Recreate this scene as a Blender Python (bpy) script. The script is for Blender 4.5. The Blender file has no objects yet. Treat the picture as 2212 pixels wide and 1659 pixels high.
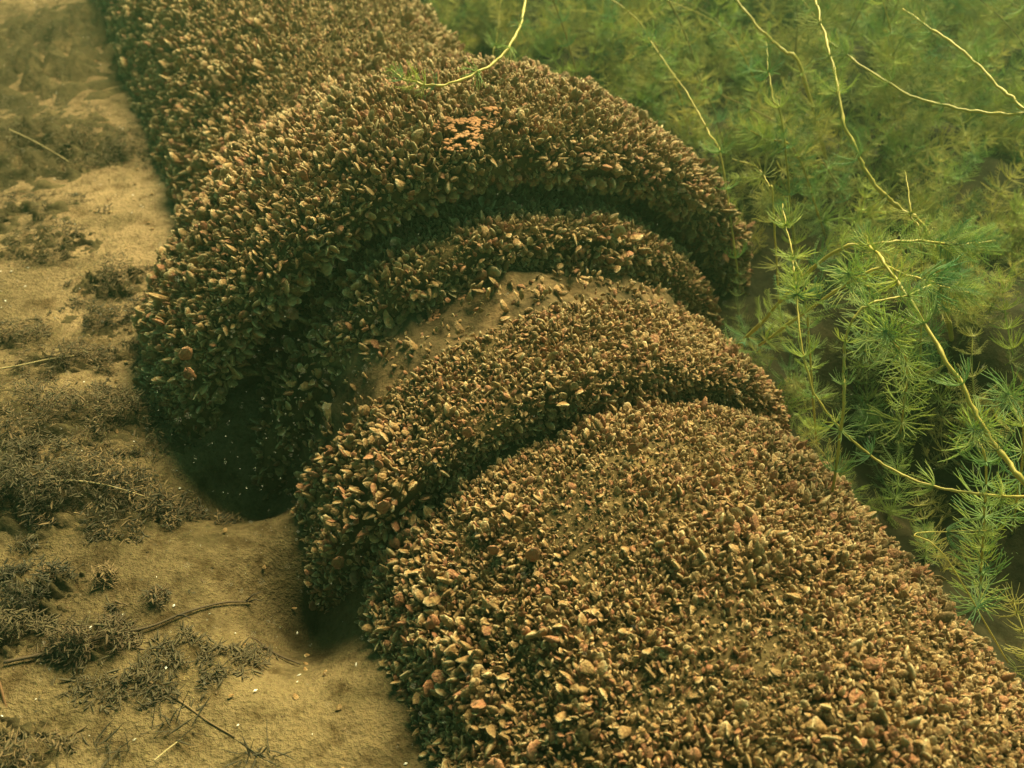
import bpy, bmesh, math, random
import numpy as np
from mathutils import Vector, Matrix, Quaternion, noise

random.seed(7); rng = np.random.default_rng(11)
sc = bpy.context.scene
col = sc.collection
R = math.radians

# ------------------------------------------------------------------ camera
PIT, ROL = R(40.45), R(2.44)
FPX, PW, PH = 1949.1, 2212.0, 1659.0            # focal length in photo pixels, photo size
CAM = np.array([0.0, 0.0, 0.937])
FW = np.array([0, math.cos(PIT), -math.sin(PIT)]); RT0 = np.array([1.0, 0, 0]); UP0 = np.cross(RT0, FW)
RT = math.cos(ROL)*RT0 + math.sin(ROL)*UP0; UP = -math.sin(ROL)*RT0 + math.cos(ROL)*UP0
cd = bpy.data.cameras.new('camera'); cam = bpy.data.objects.new('camera', cd); col.objects.link(cam)
m = Matrix.Identity(4)
for i in range(3):
    m[i][0], m[i][1], m[i][2], m[i][3] = RT[i], UP[i], -FW[i], CAM[i]
cam.matrix_world = m
cd.sensor_width = 36; cd.lens = 36*FPX/PW; cd.clip_start = 0.02; cd.clip_end = 200
cd.dof.use_dof = True; cd.dof.focus_distance = 1.12; cd.dof.aperture_fstop = 5.0
sc.camera = cam

# ------------------------------------------------------------------ light
SUN = Vector((0.28, 0.60, 0.80)).normalized()      # towards the sun
w = bpy.data.worlds.new('World'); sc.world = w; w.use_nodes = True
nt = w.node_tree; bg = nt.nodes['Background']
sky = nt.nodes.new('ShaderNodeTexSky'); sky.sky_type = 'NISHITA'; sky.sun_disc = False
sky.sun_elevation = math.asin(SUN.z); sky.sun_rotation = math.atan2(SUN.x, SUN.y)
tint = nt.nodes.new('ShaderNodeMix'); tint.data_type = 'RGBA'; tint.blend_type = 'MULTIPLY'
tint.inputs[0].default_value = 1.0; tint.inputs[7].default_value = (0.50, 1.0, 0.42, 1)   # daylight after metres of green lake water
nt.links.new(sky.outputs[0], tint.inputs[6]); nt.links.new(tint.outputs[2], bg.inputs[0])
bg.inputs[1].default_value = 0.055
ld = bpy.data.lights.new('sun', 'SUN'); ld.energy = 5.0; ld.angle = R(34); ld.color = (1.0, 0.82, 0.45)
lo = bpy.data.objects.new('sun', ld); col.objects.link(lo)
lo.rotation_euler = SUN.to_track_quat('Z', 'Y').to_euler(); lo.location = (1, 3, 4)
vs = sc.view_settings; vs.view_transform = 'Standard'; vs.look = 'None'; vs.gamma = 1.0; vs.exposure = 1.45
sc.render.engine = 'CYCLES'
cy = sc.cycles; cy.max_bounces = 4; cy.diffuse_bounces = 1; cy.glossy_bounces = 1; cy.transmission_bounces = 2
cy.transparent_max_bounces = 4; cy.volume_bounces = 0; cy.sample_clamp_indirect = 4; cy.use_adaptive_sampling = True; cy.adaptive_threshold = 0.02

# ------------------------------------------------------------------ helpers
AX = np.array([-0.43646629, 0.89794408, 0.05651203]); AN = np.array([0.89938136, 0.43716492, 0.0]); AU = np.cross(AN, AX)
AP = np.array([0.1136, 0.8356, -0.1901])            # point on the pipe axis at the front of the collar

def ray(x, y):
    return FW + (x-PW/2)/FPX*RT - (y-PH/2)/FPX*UP
def at(x, y, d):
    return CAM + ray(x, y)*d
def gnd(x, y, z=0.0):
    r = ray(x, y); return CAM + r*((z-CAM[2])/r[2])
OFF = {'far_bell': AN*0.022, 'far_lip': AN*0.018, 'near_barrel': AN*0.011, 'near_collar': AN*0.008}
def pipept(s, phi, r, o=0.0):
    return AP + AX*s + r*(math.cos(phi)*AN + math.sin(phi)*AU) + o

def mat(name):
    m = bpy.data.materials.new(name); m.use_nodes = True
    return m, m.node_tree, m.node_tree.nodes['Principled BSDF']
def N(nt, t, **kw):
    n = nt.nodes.new(t)
    for k, v in kw.items(): setattr(n, k, v)
    return n
def ramp(nt, src, stops):
    r = N(nt, 'ShaderNodeValToRGB'); e = r.color_ramp.elements
    while len(e) < len(stops): e.new(0.5)
    for i, (p, c) in enumerate(stops):
        e[i].position = p; e[i].color = (*c, 1)
    nt.links.new(src, r.inputs[0]); return r
def noise_tex(nt, scale, detail=4, rough=0.6, coord=None):
    n = N(nt, 'ShaderNodeTexNoise'); n.inputs['Scale'].default_value = scale
    n.inputs['Detail'].default_value = detail; n.inputs['Roughness'].default_value = rough
    if coord is not None: nt.links.new(coord, n.inputs['Vector'])
    return n
def mixc(nt, a, b, f, mode='MIX'):
    x = N(nt, 'ShaderNodeMix', data_type='RGBA', blend_type=mode)
    for sock, v in ((x.inputs[6], a), (x.inputs[7], b), (x.inputs[0], f)):
        if isinstance(v, tuple): sock.default_value = (*v, 1)
        elif isinstance(v, (int, float)): sock.default_value = v
        else: nt.links.new(v, sock)
    return x.outputs[2]
def bump(nt, b, h, strength, dist):
    n = N(nt, 'ShaderNodeBump'); n.inputs['Strength'].default_value = strength; n.inputs['Distance'].default_value = dist
    nt.links.new(h, n.inputs['Height']); nt.links.new(n.outputs[0], b.inputs['Normal'])

def obj(name, me, material=None, parent=None):
    o = bpy.data.objects.new(name, me); col.objects.link(o)
    if material is not None and not me.materials: me.materials.append(material)
    if parent is not None: o.parent = parent
    return o
def mesh(name, v, f, smooth=True):
    me = bpy.data.meshes.new(name); me.from_pydata([tuple(p) for p in v], [], f); me.update()
    if smooth: me.polygons.foreach_set('use_smooth', [True]*len(me.polygons))
    return me
def tag(o, label, cat=None, group=None, kind=None):
    o['label'] = label
    if cat: o['category'] = cat
    if group: o['group'] = group
    if kind: o['kind'] = kind
    return o
def empty(name, loc):
    o = bpy.data.objects.new(name, None); o.location = loc; o.empty_display_size = 0.02; col.objects.link(o); return o

class MB:
    def __init__(s): s.v = []; s.f = []
    def tube(s, pts, rad, sides=6, cap=True):
        pts = [Vector(p) for p in pts]; n = len(pts); b = len(s.v)
        up = Vector((0.3, 0.2, 0.93))
        for i, p in enumerate(pts):
            t = (pts[min(i+1, n-1)]-pts[max(i-1, 0)]).normalized()
            a = t.cross(up)
            if a.length < 1e-3: a = t.cross(Vector((1, 0, 0)))
            a.normalize(); c = t.cross(a)
            r = rad[i] if isinstance(rad, (list, tuple)) else rad
            for k in range(sides):
                an = 2*math.pi*k/sides; s.v.append(p+r*(math.cos(an)*a+math.sin(an)*c))
        for i in range(n-1):
            for k in range(sides):
                k2 = (k+1) % sides
                s.f.append((b+i*sides+k, b+i*sides+k2, b+(i+1)*sides+k2, b+(i+1)*sides+k))
        if cap:
            s.f.append(tuple(b+k for k in range(sides))[::-1]); s.f.append(tuple(b+(n-1)*sides+k for k in range(sides)))
    def blade(s, pts, wid, side):
        # thin closed leaf blade: diamond section, so it has thickness
        b = len(s.v); n = len(pts); side = Vector(side).normalized()
        for i, p in enumerate(pts):
            p = Vector(p); t = (Vector(pts[min(i+1, n-1)])-Vector(pts[max(i-1, 0)])).normalized()
            nn = t.cross(side); nn = nn.normalized() if nn.length > 1e-4 else Vector((0, 0, 1))
            q = wid[i] if isinstance(wid, (list, tuple)) else wid
            s.v += [p+side*q, p+nn*q*0.25, p-side*q, p-nn*q*0.25]
        for i in range(n-1):
            for k in range(4):
                k2 = (k+1) % 4
                s.f.append((b+i*4+k, b+i*4+k2, b+i*4+4+k2, b+i*4+4+k))
    def build(s, name, material, parent=None, smooth=True, loc=None):
        me = mesh(name, s.v, s.f, smooth)
        o = obj(name, me, material, parent)
        if loc is not None: o.location = loc
        return o

def spline(P, n):
    # Catmull-Rom through the points
    P = [np.asarray(p, float) for p in P]
    P = [2*P[0]-P[1]]+P+[2*P[-1]-P[-2]]; out = []
    k = len(P)-3
    for i in range(n):
        t = i/(n-1)*k; j = min(int(t), k-1); t -= j
        a, b, c, d = P[j:j+4]
        out.append(0.5*((2*b)+(-a+c)*t+(2*a-5*b+4*c-d)*t*t+(-a+3*b-3*c+d)*t**3))
    return out
def fbm(x, y, z=0.0, o=3):
    return noise.fractal((x, y, z), 1.0, 2.0, o)

# ------------------------------------------------------------------ materials
# lakebed mud
M_mud, nt, b = mat('lakebed_mud')
g = N(nt, 'ShaderNodeNewGeometry').outputs['Position']
n1 = noise_tex(nt, 2.2, 5, 0.6, g); n2 = noise_tex(nt, 26, 5, 0.65, g); n3 = noise_tex(nt, 160, 3, 0.7, g)
c1 = ramp(nt, n1.outputs[0], [(0.32, (0.135, 0.096, 0.053)), (0.5, (0.255, 0.18, 0.10)), (0.7, (0.345, 0.245, 0.138))])
c2 = ramp(nt, n2.outputs[0], [(0.34, (0.42, 0.38, 0.32)), (0.52, (1, 1, 1)), (0.75, (1.12, 1.08, 1.0))])
c3 = ramp(nt, n3.outputs[0], [(0.3, (0.6, 0.57, 0.5)), (0.5, (1, 1, 1)), (0.75, (1.2, 1.18, 1.1))])
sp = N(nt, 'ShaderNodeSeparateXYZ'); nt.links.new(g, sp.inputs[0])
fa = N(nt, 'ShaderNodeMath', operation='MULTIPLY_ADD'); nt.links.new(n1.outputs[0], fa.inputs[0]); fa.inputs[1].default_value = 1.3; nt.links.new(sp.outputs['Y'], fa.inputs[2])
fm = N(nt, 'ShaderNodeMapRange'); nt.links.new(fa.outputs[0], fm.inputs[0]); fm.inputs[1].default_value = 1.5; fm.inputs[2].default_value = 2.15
c = mixc(nt, mixc(nt, c1.outputs[0], (0.66, 0.70, 0.62), 1.0, 'MULTIPLY'), c1.outputs[0], fm.outputs[0])     # nearer mud multiplied darker and slightly greener, noisy edge along y
n4 = noise_tex(nt, 7.5, 5, 0.65, g); c4 = ramp(nt, n4.outputs[0], [(0.36, (0.50, 0.53, 0.48)), (0.52, (1, 1, 1))])
c = mixc(nt, c, c4.outputs[0], 0.85, 'MULTIPLY')
c = mixc(nt, c, c2.outputs[0], 0.9, 'MULTIPLY'); c = mixc(nt, c, c3.outputs[0], 0.8, 'MULTIPLY')
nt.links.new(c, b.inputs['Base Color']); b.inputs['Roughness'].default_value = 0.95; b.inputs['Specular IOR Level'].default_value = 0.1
add = N(nt, 'ShaderNodeMath', operation='ADD'); nt.links.new(n2.outputs[0], add.inputs[0]); nt.links.new(n3.outputs[0], add.inputs[1])
bump(nt, b, add.outputs[0], 0.9, 0.008)

# pipe: silt-caked iron between the shells
def silt(name, stops, bs=0.6):
    M, nt, b = mat(name)
    g = N(nt, 'ShaderNodeNewGeometry').outputs['Position']
    a = noise_tex(nt, 14, 5, 0.65, g); d = noise_tex(nt, 110, 4, 0.7, g)
    r = ramp(nt, a.outputs[0], stops)
    k = ramp(nt, d.outputs[0], [(0.3, (0.5, 0.48, 0.45)), (0.55, (1, 1, 1)), (0.8, (1.25, 1.2, 1.15))])
    nt.links.new(mixc(nt, r.outputs[0], k.outputs[0], 0.9, 'MULTIPLY'), b.inputs['Base Color'])
    b.inputs['Roughness'].default_value = 0.95; b.inputs['Specular IOR Level'].default_value = 0.1
    bump(nt, b, d.outputs[0], bs, 0.004)
    return M
M_pipe = silt('silted_pipe', [(0.3, (0.05, 0.038, 0.016)), (0.55, (0.12, 0.085, 0.036)), (0.8, (0.24, 0.165, 0.07))], 1.0)
M_silt = silt('settled_silt', [(0.3, (0.05, 0.038, 0.018)), (0.5, (0.12, 0.086, 0.042)), (0.75, (0.23, 0.145, 0.068))], 1.0)
M_mound = silt('organic_mud', [(0.3, (0.030, 0.026, 0.012)), (0.55, (0.085, 0.068, 0.032)), (0.75, (0.17, 0.125, 0.06))], 1.0)
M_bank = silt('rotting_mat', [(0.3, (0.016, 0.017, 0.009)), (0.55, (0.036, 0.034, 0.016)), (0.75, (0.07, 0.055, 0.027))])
M_rust = silt('rust_orange_crust', [(0.3, (0.26, 0.13, 0.065)), (0.5, (0.36, 0.18, 0.09)), (0.75, (0.42, 0.24, 0.125))])

def mussel_mat(name, dark, mid, pale, lip):
    M, nt, b = mat(name)
    t = N(nt, 'ShaderNodeAttribute', attribute_name='t').outputs['Fac']
    e = N(nt, 'ShaderNodeAttribute', attribute_name='lip').outputs['Fac']
    rnd = N(nt, 'ShaderNodeObjectInfo').outputs['Random']
    g = N(nt, 'ShaderNodeNewGeometry').outputs['Position']
    no = noise_tex(nt, 330, 4, 0.65, g)
    # growth bands along the shell
    mm = N(nt, 'ShaderNodeMath', operation='MULTIPLY_ADD'); nt.links.new(t, mm.inputs[0]); mm.inputs[1].default_value = 26
    nt.links.new(no.outputs[0], mm.inputs[2])
    sn = N(nt, 'ShaderNodeMath', operation='SINE'); nt.links.new(mm.outputs[0], sn.inputs[0])
    band = N(nt, 'ShaderNodeMapRange'); nt.links.new(sn.outputs[0], band.inputs[0]); band.inputs[1].default_value = -1
    base = ramp(nt, rnd, [(0.0, dark), (0.4, mid), (0.8, mid), (1.0, pale)])
    c = mixc(nt, mixc(nt, base.outputs[0], (0.72, 0.68, 0.62), 1.0, 'MULTIPLY'), base.outputs[0], band.outputs[0])
    # silt film
    sf = N(nt, 'ShaderNodeMapRange'); nt.links.new(no.outputs[0], sf.inputs[0]); sf.inputs[1].default_value = 0.42; sf.inputs[2].default_value = 0.62
    sm = N(nt, 'ShaderNodeMath', operation='MULTIPLY'); nt.links.new(sf.outputs[0], sm.inputs[0]); sm.inputs[1].default_value = 0.8
    c = mixc(nt, c, mixc(nt, base.outputs[0], (0.37, 0.24, 0.092), 0.6), sm.outputs[0])
    em = N(nt, 'ShaderNodeMath', operation='MULTIPLY'); nt.links.new(e, em.inputs[0]); rm_ = N(nt, 'ShaderNodeMath', operation='MULTIPLY'); nt.links.new(rnd, rm_.inputs[0]); rm_.inputs[1].default_value = 0.7; nt.links.new(rm_.outputs[0], em.inputs[1])
    c = mixc(nt, c, lip, em.outputs[0])
    nt.links.new(c, b.inputs['Base Color'])
    b.inputs['Roughness'].default_value = 0.6; b.inputs['Specular IOR Level'].default_value = 0.3
    bump(nt, b, no.outputs[0], 0.9, 0.004)
    return M
M_mus = mussel_mat('mussel_shell_brown', (0.14, 0.088, 0.034), (0.36, 0.205, 0.082), (0.44, 0.265, 0.11), (0.90, 0.78, 0.46))
M_red = mussel_mat('mussel_shell_rust', (0.19, 0.075, 0.038), (0.36, 0.145, 0.075), (0.44, 0.20, 0.105), (0.55, 0.32, 0.18))

def leafmat(name, a, bcol, trans, rough=0.5):
    M, nt, b = mat(name)
    rnd = N(nt, 'ShaderNodeObjectInfo').outputs['Random']
    g = N(nt, 'ShaderNodeNewGeometry').outputs['Position']
    no = noise_tex(nt, 30, 3, 0.6, g)
    f = N(nt, 'ShaderNodeMath', operation='MULTIPLY_ADD'); nt.links.new(no.outputs[0], f.inputs[0]); f.inputs[1].default_value = 0.7
    hm = N(nt, 'ShaderNodeMath', operation='MULTIPLY'); nt.links.new(rnd, hm.inputs[0]); hm.inputs[1].default_value = 0.4
    nt.links.new(hm.outputs[0], f.inputs[2])
    r = ramp(nt, f.outputs[0], [(0.25, a), (0.8, bcol)])
    nt.links.new(r.outputs[0], b.inputs['Base Color']); b.inputs['Roughness'].default_value = rough
    tr = N(nt, 'ShaderNodeBsdfTranslucent'); nt.links.new(r.outputs[0], tr.inputs[0])
    mx = N(nt, 'ShaderNodeMixShader'); mx.inputs[0].default_value = trans
    nt.links.new(b.outputs[0], mx.inputs[1]); nt.links.new(tr.outputs[0], mx.inputs[2])
    nt.links.new(mx.outputs[0], nt.nodes['Material Output'].inputs[0])
    return M
M_leaf = leafmat('milfoil_leaf', (0.16, 0.37, 0.20), (0.62, 0.68, 0.22), 0.65)
M_leafdull = leafmat('silted_milfoil_leaf', (0.17, 0.27, 0.12), (0.68, 0.64, 0.25), 0.65, 0.8)
M_stem = leafmat('milfoil_stem', (0.42, 0.36, 0.07), (0.62, 0.50, 0.12), 0.2)
M_stemdull = leafmat('silted_stem', (0.16, 0.14, 0.04), (0.34, 0.28, 0.09), 0.15, 0.8)
M_det = leafmat('dark_plant_litter', (0.032, 0.030, 0.015), (0.13, 0.10, 0.048), 0.1, 0.9)
M_detlight = leafmat('brown_plant_litter', (0.08, 0.055, 0.026), (0.22, 0.15, 0.07), 0.15, 0.9)
M_straw = leafmat('straw_stem', (0.35, 0.27, 0.13), (0.55, 0.44, 0.22), 0.2, 0.7)
M_twig = leafmat('dark_twig', (0.035, 0.026, 0.014), (0.09, 0.06, 0.03), 0.0, 0.9)
M_dead = leafmat('russet_leaf', (0.13, 0.06, 0.025), (0.24, 0.13, 0.055), 0.25, 0.8)
M_white, nt, b = mat('shell_white'); b.inputs['Base Color'].default_value = (0.8, 0.76, 0.66, 1); b.inputs['Roughness'].default_value = 0.4

# ------------------------------------------------------------------ lakebed (one sheet to beyond sight)
A0, A1, N0, N1 = (float(q) for q in (AX[0], AX[1], AN[0], AN[1])); P0X, P0Y, P0Z = (float(q) for q in AP); AZ = float(AX[2])
def sl(x, y):
    dx, dy = x-P0X, y-P0Y
    return dx*A0+dy*A1-P0Z*AZ, dx*N0+dy*N1
_e = math.exp
def gz(x, y):
    z = 0.018*fbm(x*1.6+3, y*1.6, 0.3, 2)+0.006*fbm(x*7, y*7, 1.1, 2)+0.0028*fbm(x*24, y*24, 2.1, 2)
    s, l = sl(x, y)
    z += 0.03*_e(-((x+0.72)/0.35)**2-((y-0.92)/0.14)**2)      # litter bank left of the bell
    z -= 0.13*_e(-((s-0.29)/0.09)**2-((l+0.41)/0.10)**2)      # hollow scoured beside the joint
    z -= 0.10*_e(-((s-0.03)/0.09)**2-((l+0.40)/0.08)**2)
    z += 0.012*_e(-((l+0.47)/0.12)**2)*(1 if s > 0.6 else 0.3)
    if l > 0: z -= 0.11*_e(-((l-0.50)/0.13)**2)*max(0, min(1, (.35-s)/.3))   # scour along the right of the near pipe
    return z
K = 330
ts = np.linspace(-1, 1, K)
gx = np.sign(ts)*(np.abs(ts)*2.2+33*np.abs(ts)**7); gy = gx+1.6
vv = []
for yy in map(float, gy):
    for xx in map(float, gx):
        near = abs(xx) < 4 and abs(yy-1.6) < 4
        vv.append((xx, yy, gz(xx, yy) if near else 0.018*fbm(xx*1.6+3, yy*1.6, 0.3, 2)))
ff = [(j*K+i, j*K+i+1, (j+1)*K+i+1, (j+1)*K+i) for j in range(K-1) for i in range(K-1)]
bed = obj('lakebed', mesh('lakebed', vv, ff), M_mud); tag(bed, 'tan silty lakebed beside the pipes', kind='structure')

# ------------------------------------------------------------------ pipes
def ringcut(key, ph):
    if key == 'near_neck': k = max(0, min(1, (math.degrees(ph)-125)/25)); return .03*k
    if key != 'near_ring': return 0.0
    k = max(0, min(1, (math.degrees(ph)-108)/30)); return .045*k*k*(3-2*k)
def lathe(name, prof, material, parent, ds=0.012, nphi=150, amp=0.006, p0=-70, p1=250, off=0.0, key=''):
    # dense surface of revolution with lumps; prof = [(s, r)...]
    pts = []
    for (s0, r0), (s1, r1) in zip(prof[:-1], prof[1:]):
        n = max(1, int(math.hypot(s1-s0, r1-r0)/ds))
        pts += [(s0+(s1-s0)*i/n, r0+(r1-r0)*i/n) for i in range(n)]
    pts.append(prof[-1]); v = []; f = []
    for s, r in pts:
        for k in range(nphi+1):
            ph = R(p0+(p1-p0)*k/nphi)
            q = pipept(s, ph, r); q = pipept(s, ph, r-ringcut(key, ph)+amp*(fbm(*(q*11), 3)+.5*fbm(*(q*37), 3)), off); v.append(q)
    for i in range(len(pts)-1):
        for k in range(nphi):
            a = i*(nphi+1)+k; f.append((a, a+1, a+nphi+2, a+nphi+1))
    return obj(name, mesh(name, v, f), material, parent)

far = empty('bell_ended_pipe', pipept(0.33, math.pi/2, 0)); near = empty('collared_pipe', pipept(-0.3, math.pi/2, 0))
tag(far, 'mussel-crusted pipe running away to upper left, ending in a flared bell', 'pipe')
tag(near, 'mussel-crusted pipe coming to lower right, its collar pushed into the bell', 'pipe')
PROF = {
 'far_barrel': [(4.6, .414), (0.92, .408)],
 'far_bell':   [(0.92, .398), (0.84, .435), (0.76, .49), (0.68, .530), (0.58, .556), (0.47, .562), (0.41, .552), (0.385, .535)],
 'far_lip':    [(0.385, .535), (0.375, .51), (0.385, .49), (0.45, .482), (0.56, .475)],
 'near_ring':  [(0.56, .42), (0.40, .440), (0.35, .452), (0.315, .452), (0.300, .435), (0.298, .39)],
 'near_neck':  [(0.31, .399), (0.18, .399)],
 'near_collar':[(0.195, .385), (0.188, .408), (0.17, .408), (0.12, .405), (0.07, .406), (0.052, .402), (0.045, .390), (0.045, .345)],
 'near_barrel':[(0.07, .352), (0.025, .358), (-0.01, .372), (-0.07, .382), (-0.2, .384), (-1.6, .386)],
}
LOC = lambda o, p: (setattr(o, 'parent', p), setattr(o, 'matrix_parent_inverse', Matrix.Translation(p.location).inverted()))
for key, nm, par, M, ds, nphi in (('far_barrel', 'barrel', far, M_pipe, 0.03, 120), ('far_bell', 'bell', far, M_pipe, 0.012, 170), ('far_lip', 'bell_lip', far, M_pipe, 0.01, 170),
                         ('near_ring', 'shoulder_ring', near, M_pipe, 0.01, 150), ('near_neck', 'neck', near, M_silt, 0.01, 150), ('near_collar', 'collar', near, M_pipe, 0.01, 150), ('near_barrel', 'barrel', near, M_pipe, 0.014, 150)):
    LOC(lathe(nm, PROF[key], M, None, ds, nphi, amp=.013 if key == 'near_neck' else .0028, off=OFF.get(key, 0.0), key=key), par)

# ------------------------------------------------------------------ mussels
def mussel_mesh(name, W, T, bend, material, gape=0.0, seed=0, n=7, sides=8, flat=False):
    # two valves meeting in a thin rounded edge; pointed beak at the bottom, length 1 along z
    r0 = random.Random(seed); v = []; f = []; tt = []; lip = []
    ph = [r0.uniform(0, 6.28) for _ in range(4)]
    for i in range(n):
        t = i/(n-1)
        wd = W*((0.22+0.78*math.sin(math.pi*t)**0.9) if t < .5 else max(.0, 1-((t-.5)/.5)**2.3)**0.5)
        wd = max(wd, .05*W)
        th = T*(0.3+0.7*math.sin(math.pi*min(1, t**.62*1.0))**0.9)*(1 if t < .6 else (1-((t-.6)/.4)**2*(.75-gape)))
        cx = bend*math.sin(math.pi*t)*0.3
        for k in range(sides):
            a = 2*math.pi*k/sides; x = math.cos(a); y = math.sin(a)
            yy = math.copysign(abs(y)**1.3, y)
            q = 1+0.07*math.sin(3*a+ph[0]+5*t)+0.05*math.sin(17*t+ph[1])+0.09*r0.uniform(-1, 1)
            v.append((cx+wd*x*q, th*yy*q+0.10*T*math.sin(4*t+ph[2])*x, t+0.03*r0.uniform(-1, 1))); tt.append(t+.06*x*math.sin(ph[3]))
            lip.append(max(min(1, max(0, t-0.72)/0.26)**1.5*(1 if abs(y) < 0.8 else .5), (.8 if abs(y) < .1 and t > .35 else 0)))
    for i in range(n-1):
        for k in range(sides):
            k2 = (k+1) % sides; f.append((i*sides+k, i*sides+k2, (i+1)*sides+k2, (i+1)*sides+k))
    b = (n-1)*sides
    if gape > 0:                      # open shell: sunken dark mouth between pale lips
        c = len(v)
        for k in range(sides):
            p = v[b+k]; v.append((p[0]*.7, p[1]*.5, .72)); tt.append(.1); lip.append(0)
        for k in range(sides):
            k2 = (k+1) % sides; f.append((b+k, b+k2, c+k2, c+k))
        b = c
    f.append(tuple(b+k for k in range(sides))); f.append(tuple(range(sides))[::-1])
    me = mesh(name, v, f, not flat)
    for nm, arr in (('t', tt), ('lip', lip)):
        a = me.attributes.new(nm, 'FLOAT', 'POINT'); a.data.foreach_set('value', np.array(arr, np.float32))
    me.materials.append(material)
    return me
MV = [mussel_mesh('mussel_shell', .29, .19, .3, M_mus, .2, 1), mussel_mesh('mussel_shell', .33, .15, .5, M_mus, .35, 2, flat=True), mussel_mesh('mussel_shell', .25, .20, -.3, M_mus, .75, 3),
      mussel_mesh('mussel_shell', .35, .20, .1, M_mus, .15, 4, flat=True), mussel_mesh('mussel_shell', .28, .12, .6, M_mus, .5, 5, flat=True),
      mussel_mesh('mussel_shell', .30, .19, .35, M_red, .2, 6), mussel_mesh('mussel_shell', .34, .17, .1, M_red, .3, 7, flat=True)]

def sample(key, cell, p0=-20, p1=200, smax=None, smin=None):
    prof = PROF[key]; out = []
    for (s0, r0), (s1, r1) in zip(prof[:-1], prof[1:]):
        if smax is not None:                       # clip long straight barrels to what can be seen
            if s0 > smax: r0 = r0; s0 = smax
            if s1 < smin: s1 = smin
        L = math.hypot(s1-s0, r1-r0); rm = (r0+r1)/2
        n = int(rng.poisson(L*rm*R(p1-p0)/cell**2))
        a = rng.random(n); ph = np.radians(p0+(p1-p0)*rng.random(n))
        nr = np.array([-(r1-r0)/L, (s1-s0)/L])
        if key == 'far_lip': nr = nr if nr[0] < 0 else -nr
        elif nr[1] < 0 or (abs(nr[1]) < 1e-6 and nr[0] > 0): nr = -nr
        out.append(np.stack([s0+(s1-s0)*a, r0+(r1-r0)*a, ph, np.full(n, nr[0]), np.full(n, nr[1])], 1))
    return np.concatenate(out)
regions = []   # key, samples, shell length, fill layer?
for key, cell, ln, kw in (('far_barrel', .0092, .0120, dict(smax=3.4, smin=0.9)), ('far_bell', .0069, .0104, {}), ('far_lip', .0092, .0130, {}),
                          ('near_neck', .0095, .0125, {}),
                          ('near_ring', .0080, .0115, {}), ('near_collar', .0057, .0088, {}), ('near_barrel', .0055, .0084, dict(smax=0.07, smin=-1.0))):
    regions.append((key, sample(key, cell, **kw), ln, False))
    regions.append((key, sample(key, cell*(1.0 if key == 'far_barrel' else .82), **kw), ln*.62, True))     # spat and broken shells in between
def hit(x, y, rad):
    d = ray(x, y); a = d-(d@AX)*AX; b0 = (CAM-AP)-((CAM-AP)@AX)*AX
    A = a@a; B = 2*a@b0; D = b0@b0-rad*rad; disc = max(B*B-4*A*D, 0)
    return CAM+d*((-B-math.sqrt(disc))/(2*A))
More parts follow.
